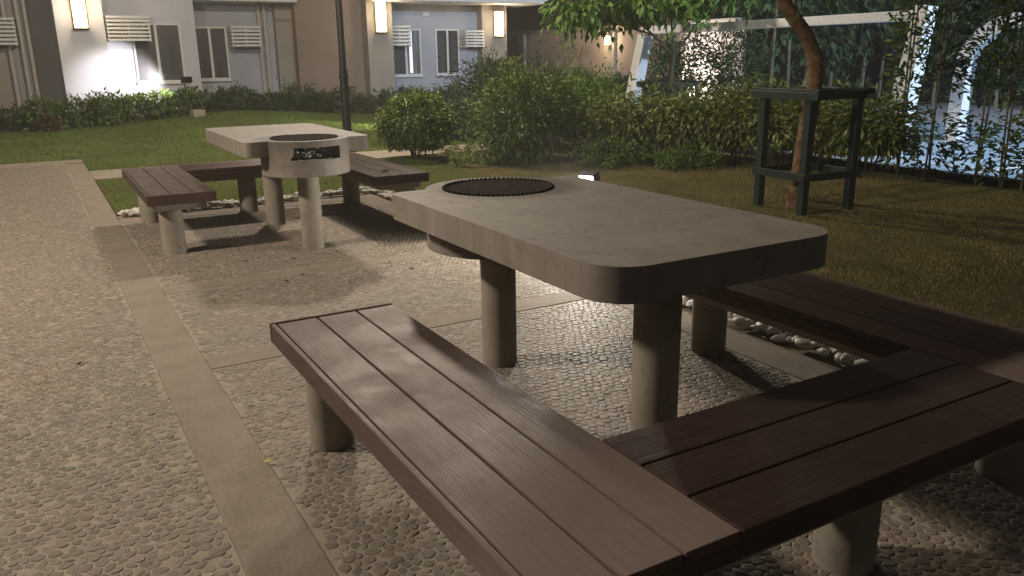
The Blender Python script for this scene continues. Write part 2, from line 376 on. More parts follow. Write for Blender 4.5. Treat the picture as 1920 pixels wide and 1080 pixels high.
def lawn_z(x, y):
    h = .24*np.exp(-((x-4.1)/2.1)**2)*np.clip((y-12.2)/6.0, 0, 1)**1.2
    return h
def lawn(name, x0, y0, x1, y1, m, base=-.012, step=.25):
    nx = max(2, int((x1-x0)/step)); ny = max(2, int((y1-y0)/step))
    X, Y = np.meshgrid(np.linspace(x0, x1, nx), np.linspace(y0, y1, ny))
    Z = lawn_z(X, Y)+base+RNG.normal(0, .004, X.shape)
    V = np.stack([X.ravel(), Y.ravel(), Z.ravel()], 1); i = np.arange(nx*ny).reshape(ny, nx)
    q = np.stack([i[:-1, :-1].ravel(), i[:-1, 1:].ravel(), i[1:, 1:].ravel(), i[1:, :-1].ravel()], 1)
    return tag(link(name, np_mesh(name, V, [q]), m), kind='structure')
def grass(name, x0, y0, x1, y1, per, h, w, m, label, patch=0, keep=None):
    n = int((x1-x0)*(y1-y0)*per); x = RNG.uniform(x0, x1, n); y = RNG.uniform(y0, y1, n)
    if keep is not None:
        k = keep(x, y); x = x[k]; y = y[k]; n = len(x)
    pt = .5+.5*np.sin(x*2.1+np.sin(y*1.7)*1.4)*np.sin(y*2.6+np.cos(x*1.3)*1.7)
    hh = h*RNG.uniform(.5, 1.3, n)*(1-patch*.55*pt); a = RNG.uniform(0, 2*math.pi, n); ln = RNG.uniform(.2, .9, n)*hh; b = RNG.uniform(0, 2*math.pi, n)
    z = lawn_z(x, y)-.014
    dx, dy = np.cos(a)*w/2, np.sin(a)*w/2
    V = np.stack([np.stack([x-dx, y-dy, z], 1), np.stack([x+dx, y+dy, z], 1), np.stack([x+np.cos(b)*ln, y+np.sin(b)*ln, z+hh], 1)], 1).reshape(-1, 3)
    o = link(name, np_mesh(name, V, [np.arange(3*n).reshape(-1, 3)]), m); return tag(o, label, 'grass', kind='stuff')
# right lawn (dry), strip lawn behind table two, far lawn with its mound
lawn('lawn', XB+.25, YP0, 8.45, 10.84, 'turf'); lawn('lawn', MAIN1+.003, YP1+.251, XB+.249, 10.84, 'turf')
lawn('lawn', -7, 13.31, 14.4, 22.2, 'turf'); lawn('lawn', MAIN1+.004, 11.76, 14.4, 13.305, 'turf')
grass('lawn_grass', XB+.25, .6, 8.35, 8.9, 3900, .024, .006, 'grass_dry', 'thin brownish dry grass of the lawn beside the near table', patch=1)
grass('lawn_grass', MAIN1+.02, YP1+.27, 4.6, 10.8, 3300, .032, .008, 'grass', 'green grass strip between the far table and the garden path', patch=.6)
grass('lawn_tufts', XB+.2, .8, 8.3, 8.8, 45, .055, .006, 'grass_dry', 'longer tufts of dry grass scattered through the lawn beside the near table')
grass('lawn_grass', -3, 13.33, 9.5, 20.3, 1500, .035, .011, 'grass', 'green grass of the mounded lawn in front of the building')
grass('lawn_grass', MAIN1+.02, 11.78, 8.5, 13.33, 1600, .035, .011, 'grass', 'green grass edge just behind the garden path')

# court beyond the hedge, lit by cold light
rect('court', 8.75, -8, 15.5, 13.6, -.016, 'court', th=.05)
rect('court', 15.502, -8, 24, 13.6, -.014, 'court_far', th=.05)
rect('court_line', 8.95, 5.36, 15.4, 5.43, -.011, 'line'); rect('court_line', 9.6, 5.431, 9.67, 12.9, -.0105, 'line')
tag(MB().box(8.62, -8, -.05, 8.745, 13.7, .05).build('court_kerb', 'black_metal', bevel=.008), 'low dark kerb along the edge of the pale court', 'kerb')

# ------------------------------------------------------------------ pebble wash stones
def stones():
    a = .036; rows = []
    ny = int((12.9-.9)/(a*.866)); nx = int((XB+2.5)/a)
    j, i = np.meshgrid(np.arange(ny), np.arange(nx), indexing='ij')
    X = -2.5+(i+.5*(j % 2))*a; Y = .9+j*a*.866
    X = X+RNG.uniform(-.46, .46, X.shape)*a; Y = Y+RNG.uniform(-.46, .46, Y.shape)*a
    P = np.stack([X, Y], -1)
    # six neighbours
    jj = j[1:-1, 1:-1]; ii = i[1:-1, 1:-1]; odd = jj % 2
    nb = [P[jj, ii+1], P[jj+1, ii+odd], P[jj+1, ii+odd-1], P[jj, ii-1], P[jj-1, ii+odd-1], P[jj-1, ii+odd]]
    C = P[jj, ii]
    H = np.stack([(C+nb[k]+nb[(k+1) % 6])/3 for k in range(6)], 2).reshape(-1, 6, 2); C = C.reshape(-1, 2)
    x, y = C[:, 0], C[:, 1]
    ok = np.zeros(len(C), bool); g = .013
    ok |= (x < MAIN0-g)
    ok |= (x > MAIN1+g) & (x < XB-.2-g) & (y < YP1-.2-g)
    for s, e in CROSS: ok &= ~((x > MAIN1) & (y > s-g) & (y < e+g))
    ok &= (x > -1.5-.07*y)                      # left of any view from near the table
    ok &= RNG.random(len(C)) > .015             # a few stones are missing
    H = H[ok]; C = C[ok]
    H = C[:, None]+(H-C[:, None])*RNG.uniform(.8, .97, (len(C), 1, 1))
    Q = np.stack([.85*H+.15*np.roll(H, -1, 1), .15*H+.85*np.roll(H, -1, 1)], 2).reshape(-1, 12, 2)
    hgt = RNG.uniform(.0002, .0018, len(C)); tilt = RNG.normal(0, .024, (len(C), 2))
    def ring(Q, s, z):
        q = C[:, None]+(Q-C[:, None])*s
        zz = z[:, None]+((q-C[:, None])*tilt[:, None]).sum(-1)
        return np.concatenate([q, zz[..., None]], -1)
    lo = ring(Q, 1.0, np.full(len(C), -.004)); mid = ring(Q, .95, hgt*.8); hi = ring(Q, .78, hgt)
    V = np.concatenate([lo, mid, hi], 1)        # n x 36 x 3
    k = np.arange(12); k2 = (k+1) % 12
    side = np.concatenate([np.stack([k, k2, 12+k2, 12+k], 1), np.stack([12+k, 12+k2, 24+k2, 24+k], 1)])
    top = (24+k)[None]
    dist = np.hypot(C[:, 0]-.25, C[:, 1])
    vis = (C[:, 0] > .02*C[:, 1]-.05) & (C[:, 0] < .62+.06*(C[:, 1]-1.6)) & (C[:, 1] > 1.62)
    order = np.argsort(np.where(vis, dist, 99))
    near = order[:300]
    rest = np.ones(len(C), bool); rest[near] = False
    # joined remainder: rounded stones near by, plain six-sided ones further off
    far = dist > 5.2
    lo6 = ring(H, 1.0, np.full(len(C), -.004)); hi6 = ring(H, .86, hgt); V6 = np.concatenate([lo6, hi6], 1)
    q = np.arange(6); q2 = (q+1) % 6; side6 = np.stack([q, q2, 6+q2, 6+q], 1); top6 = (6+q)[None]
    for who, msk in ((pav_l, C[:, 0] < MAIN0), (pav_t, C[:, 0] > MAIN0)):
        A = V[rest & msk & ~far]; B = V6[rest & msk & far]
        oa = (np.arange(len(A))*36)[:, None, None]; ob = (np.arange(len(B))*12)[:, None, None]+len(A)*36
        me = np_mesh('pebble_field', np.concatenate([A.reshape(-1, 3), B.reshape(-1, 3)]), [(side[None]+oa).reshape(-1, 4), (top[None]+oa).reshape(-1, 12), (side6[None]+ob).reshape(-1, 4), (top6[None]+ob).reshape(-1, 6)])
        me.polygons.foreach_set('use_smooth', [True]*len(me.polygons))
        tag(link('pebble_field', me, 'stone', who), kind='stuff')
    for q in near:
        c = np.array([C[q, 0], C[q, 1], 0]); me = np_mesh('paving_pebble', V[q]-c, [side, top])
        me.polygons.foreach_set('use_smooth', [True]*len(me.polygons))
        link('paving_pebble', me, 'stone_o', pav_l if C[q, 0] < MAIN0 else pav_t, loc=tuple(c))
stones()

# ------------------------------------------------------------------ building
BLD = empty('apartment_building', (6, 22, 0), 0, 'pale apartment building with brown bay and slatted ledges behind the lawn', 'building')
def bpart(mb, name, m, parent=BLD, bevel=0, smooth=False):
    o = mb.build(name, m, parent, bevel=bevel, smooth=smooth)
    if parent is BLD: o.location = (-6, -22, 0)
    return o
TOP = 7.0
def wallseg(x0, x1, y, m, y1=24.5): return bpart(MB().box(x0, y, -.1, x1, y1, TOP), 'wall', m)
wallseg(-9, .718, 21.9, 'wall_unlit'); wallseg(.72, 1.66, 20.5, 'wall_white'); wallseg(1.662, 3.62, 21.0, 'wall_white')
wallseg(3.622, 5.70, 22.0, 'wall_blue'); wallseg(5.702, 6.13, 21.8, 'wall_tan'); wallseg(6.132, 7.93, 21.5, 'wall_brown')
wallseg(7.932, 8.64, 21.2, 'wall_tan'); wallseg(8.642, 11.6, 22.0, 'wall_blue'); wallseg(11.602, 12.42, 21.7, 'wall_tan')
bpart(MB().box(5.69, 21.76, 2.3, 6.131, 21.799, 2.36), 'wall_band', 'wall_brown')
bpart(MB().box(-2.2, 21.86, -.1, -.28, 21.899, 1.45), 'wall_panel', 'wall_tan')
bpart(MB().box(8.0, 20.75, 2.79, 13.25, 24.4, 2.9), 'canopy', 'slab_white', bevel=.01)
bpart(MB().box(2.9, 21.15, 2.72, 6.12, 24.4, 2.84), 'canopy', 'slab_white', bevel=.01)
def window(x0, x1, z0, z1, y, lit=False, split=.5):
    w = bpart(MB().box(x0, y-.012, z0, x1, y+.06, z1), 'window', 'curtain')
    w.location = (-6, -22, 0)
    f = .045
    fr = MB()
    fr.box(x0-f, y-.05, z0-f, x1+f, y-.004, z0); fr.box(x0-f, y-.05, z1, x1+f, y-.004, z1+f)
    fr.box(x0-f, y-.05, z0, x0, y-.004, z1); fr.box(x1, y-.05, z0, x1+f, y-.004, z1)
    fr.build('frame', 'frame', w, bevel=.004)
    xm = x0+(x1-x0)*split
    MB().box(xm-.03, y-.045, z0, xm+.03, y-.002, z1).build('mullion', 'frame', w)
    MB().box(x0+.001, y-.030, z0+.001, xm-.031, y-.024, z1-.001).build('pane', 'glass_dark', w)
    MB().box(xm+.031, y-.034, z0+.001, x1-.001, y-.028, z1-.001).build('pane', 'glass_lit' if lit else 'glass_dark', w)
    if lit:
        gap = MB().box(xm+.10, y-.0365, z0+.03, xm+.19, y-.0345, z1-.01)
        gap.build('curtain_gap', emit('lit_room_gap', (.75, .85, 1.0), .8), w)
    MB().box(x0-.07, y-.09, z0-.09, x1+.07, y-.001, z0-f-.001).build('sill', 'slab_white', w, bevel=.005)
    return w
window(2.27, 3.23, .93, 2.15, 21.0, split=.48); window(3.73, 4.46, .94, 2.12, 22.0)
window(8.90, 9.74, .92, 2.09, 22.0, lit=True, split=.5); window(10.28, 10.94, .93, 2.09, 22.0, split=.5)
def louvre(x0, x1, z0, z1, y, dep, n=6):
    o = bpart(MB().box(x0+.1, y-dep+.1, z0+.04, x1-.1, y-.05, z1-.12), 'aircon_unit', 'pipe', bevel=.01)
    xm = (x0+x1)/2
    for q in ((x0, y-dep, z0, x0+.035, y-dep+.035, z1), (x1-.035, y-dep, z0, x1, y-dep+.035, z1), (xm-.02, y-dep+.004, z0, xm+.02, y-dep+.03, z1),
              (x0, y-dep+.036, z1-.035, x0+.035, y-.001, z1), (x1-.035, y-dep+.036, z1-.035, x1, y-.001, z1), (x0, y-dep+.036, z0, x0+.035, y-.001, z0+.035), (x1-.035, y-dep+.036, z0, x1, y-.001, z0+.035)):
        MB().box(*q).build('screen_bar', 'frame', o)
    h = (z1-z0)/n
    for k in range(n):
        zc = z0+(k+.5)*h
        mx = Matrix.Translation((0, y-dep-.012, zc)) @ Matrix.Rotation(RAD(-28), 4, 'X')
        s = MB(); s.box(x0+.002, -.012, -h*.32, x1-.002, .002, h*.32, mx); s.build('slat', 'frame', o)
        for sx in (x0-.012, x1):
            MB().box(sx, y-dep+.05, zc-h*.3, sx+.012, y-.02, zc+h*.3).build('slat', 'frame', o)
    return o
louvre(1.70, 2.58, 1.78, 2.34, 21.0, .45, 7); louvre(4.55, 5.25, 1.66, 2.18, 22.0, .45, 6)
louvre(-.95, -.03, 1.72, 2.32, 21.9, .45, 7); louvre(8.66, 9.30, 1.66, 2.22, 22.0, .45, 6); louvre(11.0, 11.58, 1.62, 2.1, 22.0, .45, 6)
for x, y in ((5.32, 21.9), (5.46, 21.88), (-.2, 21.8), (.05, 21.8), (.2, 21.83)):
    b = MB().cyl(x, y, -.1, TOP, .045, n=10)
    for z in (.6, 1.9): b.cyl(x, y, z, z+.05, .055, n=10)
    bpart(b, 'drain_pipe', 'pipe', smooth=False)
bpart(MB().box(9.86, 21.93, 2.48, 10.06, 21.999, 2.58), 'vent', 'slab_white')

def sconce(x, y, z0, z1, label):
    o = empty('wall_lamp', (x, y, z0), 0, label, 'wall lamp', 'tall wall lamps on the building')
    h = z1-z0; w = .15; d = .13
    MB().box(-w, -.02, -.03, w, -.001, h+.03).build('back_plate', 'bronze', o)
    b = MB()
    for sx in (-w, w-.018): b.box(sx, -d-.018, 0, sx+.018, -d, h)
    for z in (-.02, h): b.box(-w, -d-.018, z, w, -.021, z+.02)
    b.box(-.007, -d-.018, .02, .007, -d-.006, h*.55)
    b.build('cage', 'bronze', o)
    MB().box(-w+.02, -d, .004, w-.02, -.03, h-.004).build('lit_glass', 'lamp_glass', o, bevel=.012)
    l = bpy.data.lights.new('wall_lamp_light', 'POINT'); l.energy = 32; l.color = (1, .80, .54); l.shadow_soft_size = .12
    lo = bpy.data.objects.new('wall_lamp_light', l); COL.objects.link(lo); lo.parent = o; lo.location = (0, -d-.12, h*.5)
    return o
sconce(1.20, 20.5, 2.06, 2.86, 'tall lit wall lamp on the white pillar nearest the left edge')
sconce(8.30, 21.2, 2.02, 2.84, 'tall lit wall lamp between the brown bay and the pale blue-white wall')
sconce(12.12, 21.7, 1.93, 2.62, 'tall lit wall lamp under the tip of the white canopy')

# boundary wall along the right, seen end on behind the bushes
bw = empty('boundary_wall', (14.6, 22, 0), 0, 'long pinkish rendered boundary wall behind the bushes', 'wall')
MB().box(0, -7.3, -.1, .25, 14, 2.08).build('wall', 'wall_bound', bw)
MB().box(-.04, -7.34, 2.081, .29, 14, 2.16).build('coping', 'wall_tan', bw, bevel=.01)
for y in (-7.5, -2.55, 2.4, 7.4): MB().box(-.09, y-.18, -.1, -.001, y+.18, 2.07).build('pilaster', 'wall_tan', bw, bevel=.01)
lw = empty('wall_lamp', (14.5, 19.45, 1.72), 0, 'small lit lamp on a pilaster of the boundary wall', 'wall lamp')
MB().box(-.16, -.07, -.12, -.02, .07, -.09).build('base', 'bronze', lw); MB().box(-.15, -.06, -.088, -.03, .06, .16).build('lit_glass', 'lamp_glass', lw, bevel=.02)
MB().box(-.17, -.08, .162, -.01, .08, .19).build('cap', 'bronze', lw)
l = bpy.data.lights.new('pilaster_light', 'POINT'); l.energy = 34; l.color = (1, .78, .5); l.shadow_soft_size = .1
lo = bpy.data.objects.new('pilaster_light', l); COL.objects.link(lo); lo.parent = lw; lo.location = (-.3, 0, .05)
# dark block beyond the boundary wall
tag(MB().box(18, 24, -.1, 28, 38, 7).build('dark_building', 'wall_brown'), 'unlit dark block standing beyond the boundary wall', 'building')

# ------------------------------------------------------------------ lamp posts
def lamp_post(x, y, h, power, label, arm):
    o = empty('lamp_post', (x, y, lawn_z(x, y)), 0, label, 'lamp post', 'garden lamp posts')
    b = MB(); b.cyl(0, 0, -.05, .06, .12, n=20); smooth_angle(b.build('base', 'black_metal', o))
    smooth_angle(MB().cyl(0, 0, .061, 1.08, .066, .062, 20).build('pole', 'black_metal', o))
    c = MB(); c.cyl(0, 0, 1.081, 1.11, .075, n=20); c.cyl(0, 0, 1.111, 1.15, .058, n=20); c.cyl(0, 0, 1.151, 1.18, .070, n=20); smooth_angle(c.build('collar', 'black_metal', o))
    smooth_angle(MB().cyl(0, 0, 1.181, h+.2, .052, .042, 16).build('pole', 'black_metal', o))
    a = math.atan2(arm[1], arm[0]); ca, sa = .45*math.cos(a), .45*math.sin(a)
    smooth_angle(MB().tube([(0, 0, h+.16), (ca*.5, sa*.5, h+.22), (ca, sa, h+.2)], .022, 8).build('arm', 'black_metal', o))
    c = MB(); c.cyl(ca, sa, h+.10, h+.2, .2, .05, 24); smooth_angle(c.build('shade', 'black_metal', o))
    smooth_angle(MB().ellip((ca, sa, h+.08), (.07, .07, .05), 12, 8).build('bulb', 'lamp_post_glass', o))
    l = bpy.data.lights.new('post_light', 'POINT'); l.energy = power; l.color = WARM; l.shadow_soft_size = .24
    lo = bpy.data.objects.new('post_light', l); COL.objects.link(lo); lo.parent = o; lo.location = (ca, sa, h-.11)
    return o
lamp_post(4.06, 11.95, 5.1, P_POST, 'black lamp post rising behind the far table', (-.3, -1))
lamp_post(-3.8, 5.2, 4.2, P_SIDE, 'black lamp post beside the pebble pavement, left of the near bench', (1, 0))

# ------------------------------------------------------------------ floodlights
def aim(lo, d):
    lo.rotation_euler = Vector(d).to_track_quat('-Z', 'Y').to_euler()
def flood(name, loc, direction, power, color, angle, label, size=.15, post=.4, blend=.5, stake=True):
    o = empty(name, (loc[0], loc[1], loc[2]-post), 0, label, 'floodlight')
    d = Vector(direction).normalized(); q = d.to_track_quat('-Z', 'Y').to_matrix().to_4x4()
    T = Matrix.Translation((0, 0, post)) @ q
    MB().box(-size*.5, -size*.32, -.0, size*.5, size*.32, size*.55, T).build('housing', 'black_metal', o, bevel=.006)
    b = MB()
    for k in range(5): b.box(-size*.42+k*size*.2, -size*.28, size*.551, -size*.42+k*size*.2+.006, size*.28, size*.75, T)
    b.build('cooling_fins', 'black_metal', o)
    MB().box(-size*.42, -size*.25, -.006, size*.42, size*.25, -.001, T).build('lit_lens', 'lamp_hot', o)
    if stake: MB().tube([(0, 0, -.05), (0, 0, post-size*.3)], .011, 8).build('stake', 'black_metal', o)
    br = MB(); br.tube([(0, 0, post-size*.3), tuple(Vector((0, 0, post)) - d*size*.6)], .01, 6); br.build('bracket', 'black_metal', o)
    l = bpy.data.lights.new('flood_light', 'SPOT'); l.energy = power; l.color = color; l.spot_size = RAD(angle); l.spot_blend = blend; l.shadow_soft_size = .05
    lo = bpy.data.objects.new('flood_light', l); COL.objects.link(lo); lo.parent = o; lo.location = Vector((0, 0, post))+d*.03; aim(lo, d)
    return o
flood('garden_floodlight', (3.40, 4.81, .47), (-.90, -.42, -.26), 140, (1, .92, .80), 150, 'small lit black floodlight on the lawn edge behind the near table', .13, .47)
flood('garden_floodlight', (2.93, 19.0, .96), (-1.2, 2.0, -.20), 330, (1, .95, .95), 58, 'black floodlight on a thin stake facing the white wall', .2, .78)
flood('garden_floodlight', (6.75, 15.0, .30), (-.93, .30, -.20), 260, (1, .95, .62), 70, 'small floodlight hidden in the bushes washing the lawn', .12, .28)
flood('garden_floodlight', (13.6, 16.2, .5), (.8, -.5, .25), 600, (1, .95, .92), 120, 'floodlight behind the hedge shining on the end of the boundary wall', .16, .5)
flood('court_floodlight', (11.5, -4.0, 6.5), (.42, 1.0, -.50), 10500, (.60, .77, 1.0), 80, 'cold white court floodlight on a tall mast at the near end of the court', .45, 6.5)
tag(MB().box(-.13, -.1, -.03, .13, .1, .13).build('junction_box', 'wall_tan', bevel=.01, loc=(3.11, 18.9, .21), rot=(0, 0, .2)), 'small beige junction box at the edge of the mounded lawn', 'box')

# ------------------------------------------------------------------ white steel frames on the court
def frame_obj(x, pts, rad, label):
    o = empty('steel_frame', (x, pts[0][0], 0), 0, label, 'frame', 'white frames on the court')
    b = MB(); b.tube([(p[2] if len(p) > 2 else 0, p[0]-pts[0][0], p[1]) for p in pts], rad, square=True)
    return o, b
o, b = frame_obj(10.1, [(12.95, -.05)], .1, 'white steel portal with leaning legs standing behind the hedge')
y0 = 12.95
MB().tube([(0, -.03, -.05), (0, -.25, .8), (0, -.50, 1.70)], [.115, .112, .105], square=True).build('leg', 'white_steel', o, bevel=.012)
MB().tube([(0, -.44, 1.775), (0, -3.2, 1.78), (0, -6.0, 1.785)], [.072, .065, .065], square=True).build('crossbar', 'white_steel', o, bevel=.012)
MB().tube([(0, -5.85, -.05), (0, -5.98, .9), (0, -6.12, 1.9)], [.125, .12, .10], square=True).build('leg', 'white_steel', o, bevel=.012)
o, b = frame_obj(12.4, [(7.66, -.05)], .1, 'white bent steel post curving over the court at the right edge')
P = [(0, 0, -.05), (0, -.03, 1.1)]+[(0, -.03-.85*(1-math.cos(a)), 1.1+.66*math.sin(a)) for a in (.25, .5, .8, 1.1, 1.4, 1.57)]+[(0, -3.4, 1.78)]
MB().tube(P, .11, square=True).build('bent_post', 'white_steel', o, bevel=.012)

# ------------------------------------------------------------------ tables and benches
TC = (1.674, 2.377)
def arc(cx, cy, r, a0, a1, n): return [(cx+r*math.cos(RAD(a0+(a1-a0)*i/n)), cy+r*math.sin(RAD(a0+(a1-a0)*i/n))) for i in range(n+1)]
def make_table(label):
    o = empty('grill_table', (*TC, 0), 0, label, 'table', 'concrete grill tables')
    HX, Y0, Y1, ZT, ZB = .449, -.762, .762, .80, .697
    gc = (0, .64); RO, RI = .310, .238
    def outline(th):
        # distance from gc to the union of slab rectangle and round bulge along direction th
        c, s = math.cos(th), math.sin(th); best = RO
        t = 1e9
        if abs(c) > 1e-9: t = min(t, (HX if c > 0 else -HX)/c)
        if abs(s) > 1e-9: t = min(t, ((Y1-gc[1]) if s > 0 else (Y0-gc[1]))/s)
        return max(best, t)
    def rounded(th, r_end=.13, r_g=.05):
        t = outline(th); x = t*math.cos(th); y = gc[1]+t*math.sin(th)
        # pull the corners in
        for sx in (-1, 1):
            for ye, r in ((Y0, r_end), (Y1, r_g)):
                cx_, cy_ = sx*(HX-r), ye+(r if ye < 0 else -r)
                if (x-cx_)*sx > 0 and (y-cy_)*(1 if ye > 0 else -1) > 0 and math.hypot(x, y-gc[1]) > RO+.002:
                    # ray / circle
                    dx, dy = math.cos(th), math.sin(th); ox, oy = -cx_, gc[1]-cy_
                    bq = ox*dx+oy*dy; cq = ox*ox+oy*oy-r*r; D = bq*bq-cq
                    if D > 0: t2 = -bq+math.sqrt(D); t = min(t, t2)
        return max(t, RO if abs(math.sin(th)) > 0 and math.sin(th) > .3 else 0, .0)
    ths = set(np.linspace(0, 2*math.pi, 96, endpoint=False).tolist())
    for sx in (-1, 1):
        for ye, r in ((Y0, .13), (Y1, .05)):
            cx_, cy_ = sx*(HX-r), ye+(r if ye < 0 else -r)
            for k in range(9):
                a = math.pi/2*k/8; px = cx_+sx*r*math.cos(a); py = cy_+(1 if ye > 0 else -1)*r*math.sin(a)
                ths.add(math.atan2(py-gc[1], px) % (2*math.pi))
    for dlt in (-34, 34): ths.add(RAD(90+dlt))
    tj = math.asin((Y1-gc[1])/RO); ths.add(tj); ths.add(math.pi-tj)
    ths = sorted(ths)
    clean = [ths[0]]
    for t in ths[1:]:
        if t-clean[-1] > 1e-4: clean.append(t)
    ths = clean
    op = lambda t: abs(((t-math.pi/2+math.pi) % (2*math.pi))-math.pi) < RAD(34)
    def ranges(t):
        # stacked (z0, z1, outer radius is the slab outline) pieces of the casting in direction t
        if op(t): return [(.556, .672, False), (.757, ZT, True)]
        if rounded(t) < RO+.0005: return [(.556, ZB, False), (ZB, ZT, True)]
        return [(.556, ZB, False), (ZB, ZT, True)]
    b = MB(); n = len(ths)
    for i in range(n):
        a, c = ths[i], ths[(i+1) % n]; cm = c if c > a else c+2*math.pi; mid = (a+cm)/2
        rg = ranges(mid); pa = ths[i-1]; rp = ranges((pa+(a if a > pa else a+2*math.pi))/2)
        for k, (z0, z1, slab) in enumerate(rg):
            Ro = (lambda t: rounded(t)) if slab else (lambda t: RO)
            V = [(gc[0]+R*math.cos(t), gc[1]+R*math.sin(t), z) for t in (a, c) for R in (RI, Ro(t)) for z in (z0, z1)]
            F = [(2, 6, 7, 3), (0, 1, 5, 4)]
            if k == len(rg)-1: F.append((1, 3, 7, 5))
            if k == 0: F.append((0, 4, 6, 2))
            b.add(V, F)
        if op(mid):
            for z in (.672, .757):
                b.add([(gc[0]+R*math.cos(t), gc[1]+R*math.sin(t), z) for t in (a, c) for R in (RI, RO)], [(0, 1, 3, 2)])
        elif rounded(mid) > RO+.0005:
            b.add([(gc[0]+R*math.cos(t), gc[1]+R*math.sin(t), ZB) for t in (a, c) for R in (RO, rounded(t))], [(0, 1, 3, 2)])
        if op(mid) != op((pa+(a if a > pa else a+2*math.pi))/2):
            b.add([(gc[0]+R*math.cos(a), gc[1]+R*math.sin(a), z) for R in (RI, RO) for z in (.672, .757)], [(0, 1, 3, 2)])
    import bmesh
    me = b.mesh('slab'); bm = bmesh.new(); bm.from_mesh(me); bmesh.ops.remove_doubles(bm, verts=bm.verts, dist=1e-5); bmesh.ops.recalc_face_normals(bm, faces=bm.faces); bm.to_mesh(me); bm.free()
    ob = link('slab', me, 'table_concrete', o); smooth_angle(ob, 35); bev(ob, .005, 2)
    MB().cyl(gc[0], gc[1], .558, .585, RI-.002, n=40).build('drum_floor', 'charred', o)
    # grate
    z = ZT+.001
    gr = MB()
    n = 72
    for k in range(n):
        a = 2*math.pi*k/n; gr.ellip((.231*math.cos(a), .231*math.sin(a), random.uniform(-.001, .001)), (.0098, .0098, .0085), 6, 4)
    gr.tube([(.226*math.cos(2*math.pi*k/48), .226*math.sin(2*math.pi*k/48), -.004) for k in range(49)], .007, 6)
    g2 = gr.build('grate', 'iron', o, loc=(0, .64, z), smooth=True)
    for k in range(-11, 12):
        w = .0195*k; h = math.sqrt(max(0, .224**2-w*w))
        MB().box(w-.0045, -h, -.006, w+.0045, h, .0).build('bar', 'iron', g2)
    for k in range(-5, 6):
        w = .040*k; h = math.sqrt(max(0, .224**2-w*w))
        MB().box(-h, w-.005, -.013, h, w+.005, -.0065).build('bar', 'iron', g2)
    # ash and crumpled foil in the drum
    a = MB(); 
    for k in range(90):
        t = random.uniform(0, 2*math.pi); r = .232*random.random()**.4; s = random.uniform(.014, .036)
        a.ellip((r*math.cos(t), .64+r*math.sin(t), .615+random.uniform(0, .10)), (s, s*random.uniform(.6, 1), s*random.uniform(.5, .9)), 7, 5, .25)
    tag(a.build('ash', 'ash', o), kind='stuff')
    for y in (-.418, .655):
        smooth_angle(bev(MB().cyl(0, y, -.05, .5565 if y > 0 else ZB+.001, .078, n=36).build('leg', 'concrete', o), .004, 1), 40)
    return o
W1, W0 = .601, 1.059     # inner and outer x of the side benches
YE, YI, YO = .413, -.929, -1.396
HB, TB = .441, .069
def make_bench(label):
    o = empty('seat_bench', (*TC, 0), 0, label, 'bench', 'U-shaped bench sets')
    fw_ = .018
    def planks(axis, a0, a1, b0, b1, m):
        # boards along axis from a0..a1 filling b0..b1
        n = 3; gap = .007; w = (b1-b0-gap*(n-1))/n
        for k in range(n):
            s = b0+k*(w+gap)
            bx = (s, a0, s+w, a1) if axis == 'Y' else (a0, s, a1, s+w)
            cx_, cy_ = (bx[0]+bx[2])/2, (bx[1]+bx[3])/2
            mb = MB().box(bx[0]-cx_, bx[1]-cy_, -.026, bx[2]-cx_, bx[3]-cy_, 0)
            mb.build('plank', m, o, bevel=.003, loc=(cx_, cy_, HB))
    g = fw_+.005
    for sx in (-1, 1):
        x0, x1 = (W1, W0) if sx > 0 else (-W0, -W1)
        pa, pb = (x0+.002, x1-g) if sx > 0 else (x0+g, x1-.002)
        planks('Y', YO+.002, YE-g, pa, pb, 'woodY')
        zt, zb, zl = HB+.002, HB-TB, HB-.0275
        MB().box(W0*sx-fw_*(sx > 0), YO+fw_+.007, zb, W0*sx+fw_*(sx < 0), YE-fw_-.001, zt).build('edge_board', 'woodY', o, bevel=.004)
        MB().box(W1*sx-fw_*(sx < 0)+.003*sx, YI+.001, zb, W1*sx+fw_*(sx > 0)+.003*sx, YE-fw_-.001, zl).build('edge_board', 'woodY', o, bevel=.003)
        MB().box(x0, YE-fw_, zb, x1, YE, zt).build('edge_board', 'woodX', o, bevel=.004)
        MB().box(x0+.05+.01*(sx > 0), YO+.05, zb-.05, x1-.05-.01*(sx < 0), YE-.06, zb+.036).build('seat_slab', 'concrete', o, bevel=.004)
        for y in (.275, -1.10):
            smooth_angle(bev(MB().cyl(sx*.905, y, -.05, zb-.0505, .08, n=36).build('leg', 'concrete', o), .003, 1), 40)
    planks('X', -W1+.003, W1-.003, YO+.002, YI-.002, 'woodX')
    MB().box(-W0, YO+.005, HB-TB, W0, YO+fw_+.005, HB-.0275).build('edge_board', 'woodX', o, bevel=.004)
    MB().box(-W1+.004, YI-fw_-.004, HB-TB, W1-.004, YI-.004, HB-.0275).build('edge_board', 'woodX', o, bevel=.004)
    MB().box(-W1-.049, YO+.051, HB-TB-.049, W1+.049, YI-.05, HB-TB+.035).build('seat_slab', 'concrete', o, bevel=.004)
    smooth_angle(bev(MB().cyl(.06, -1.15, -.05, HB-TB-.0495, .08, n=36).build('leg', 'concrete', o), .003, 1), 40)
    return o
def copy_tree(o, parent=None):
    c = o.copy(); COL.objects.link(c); c.parent = parent
    for ch in list(o.children): copy_tree(ch, c)
    return c
t1 = make_table('near concrete grill table with round black grate at its far end')
b1 = make_bench('near U-shaped brown plank bench wrapped round the front of its table')
T2 = (1.660, 6.471)
t2 = copy_tree(t1); t2.location = (*T2, 0); t2.rotation_euler = (0, 0, math.pi+RAD(-.2)); t2['label'] = 'far concrete grill table with ash-filled fire opening facing the camera'
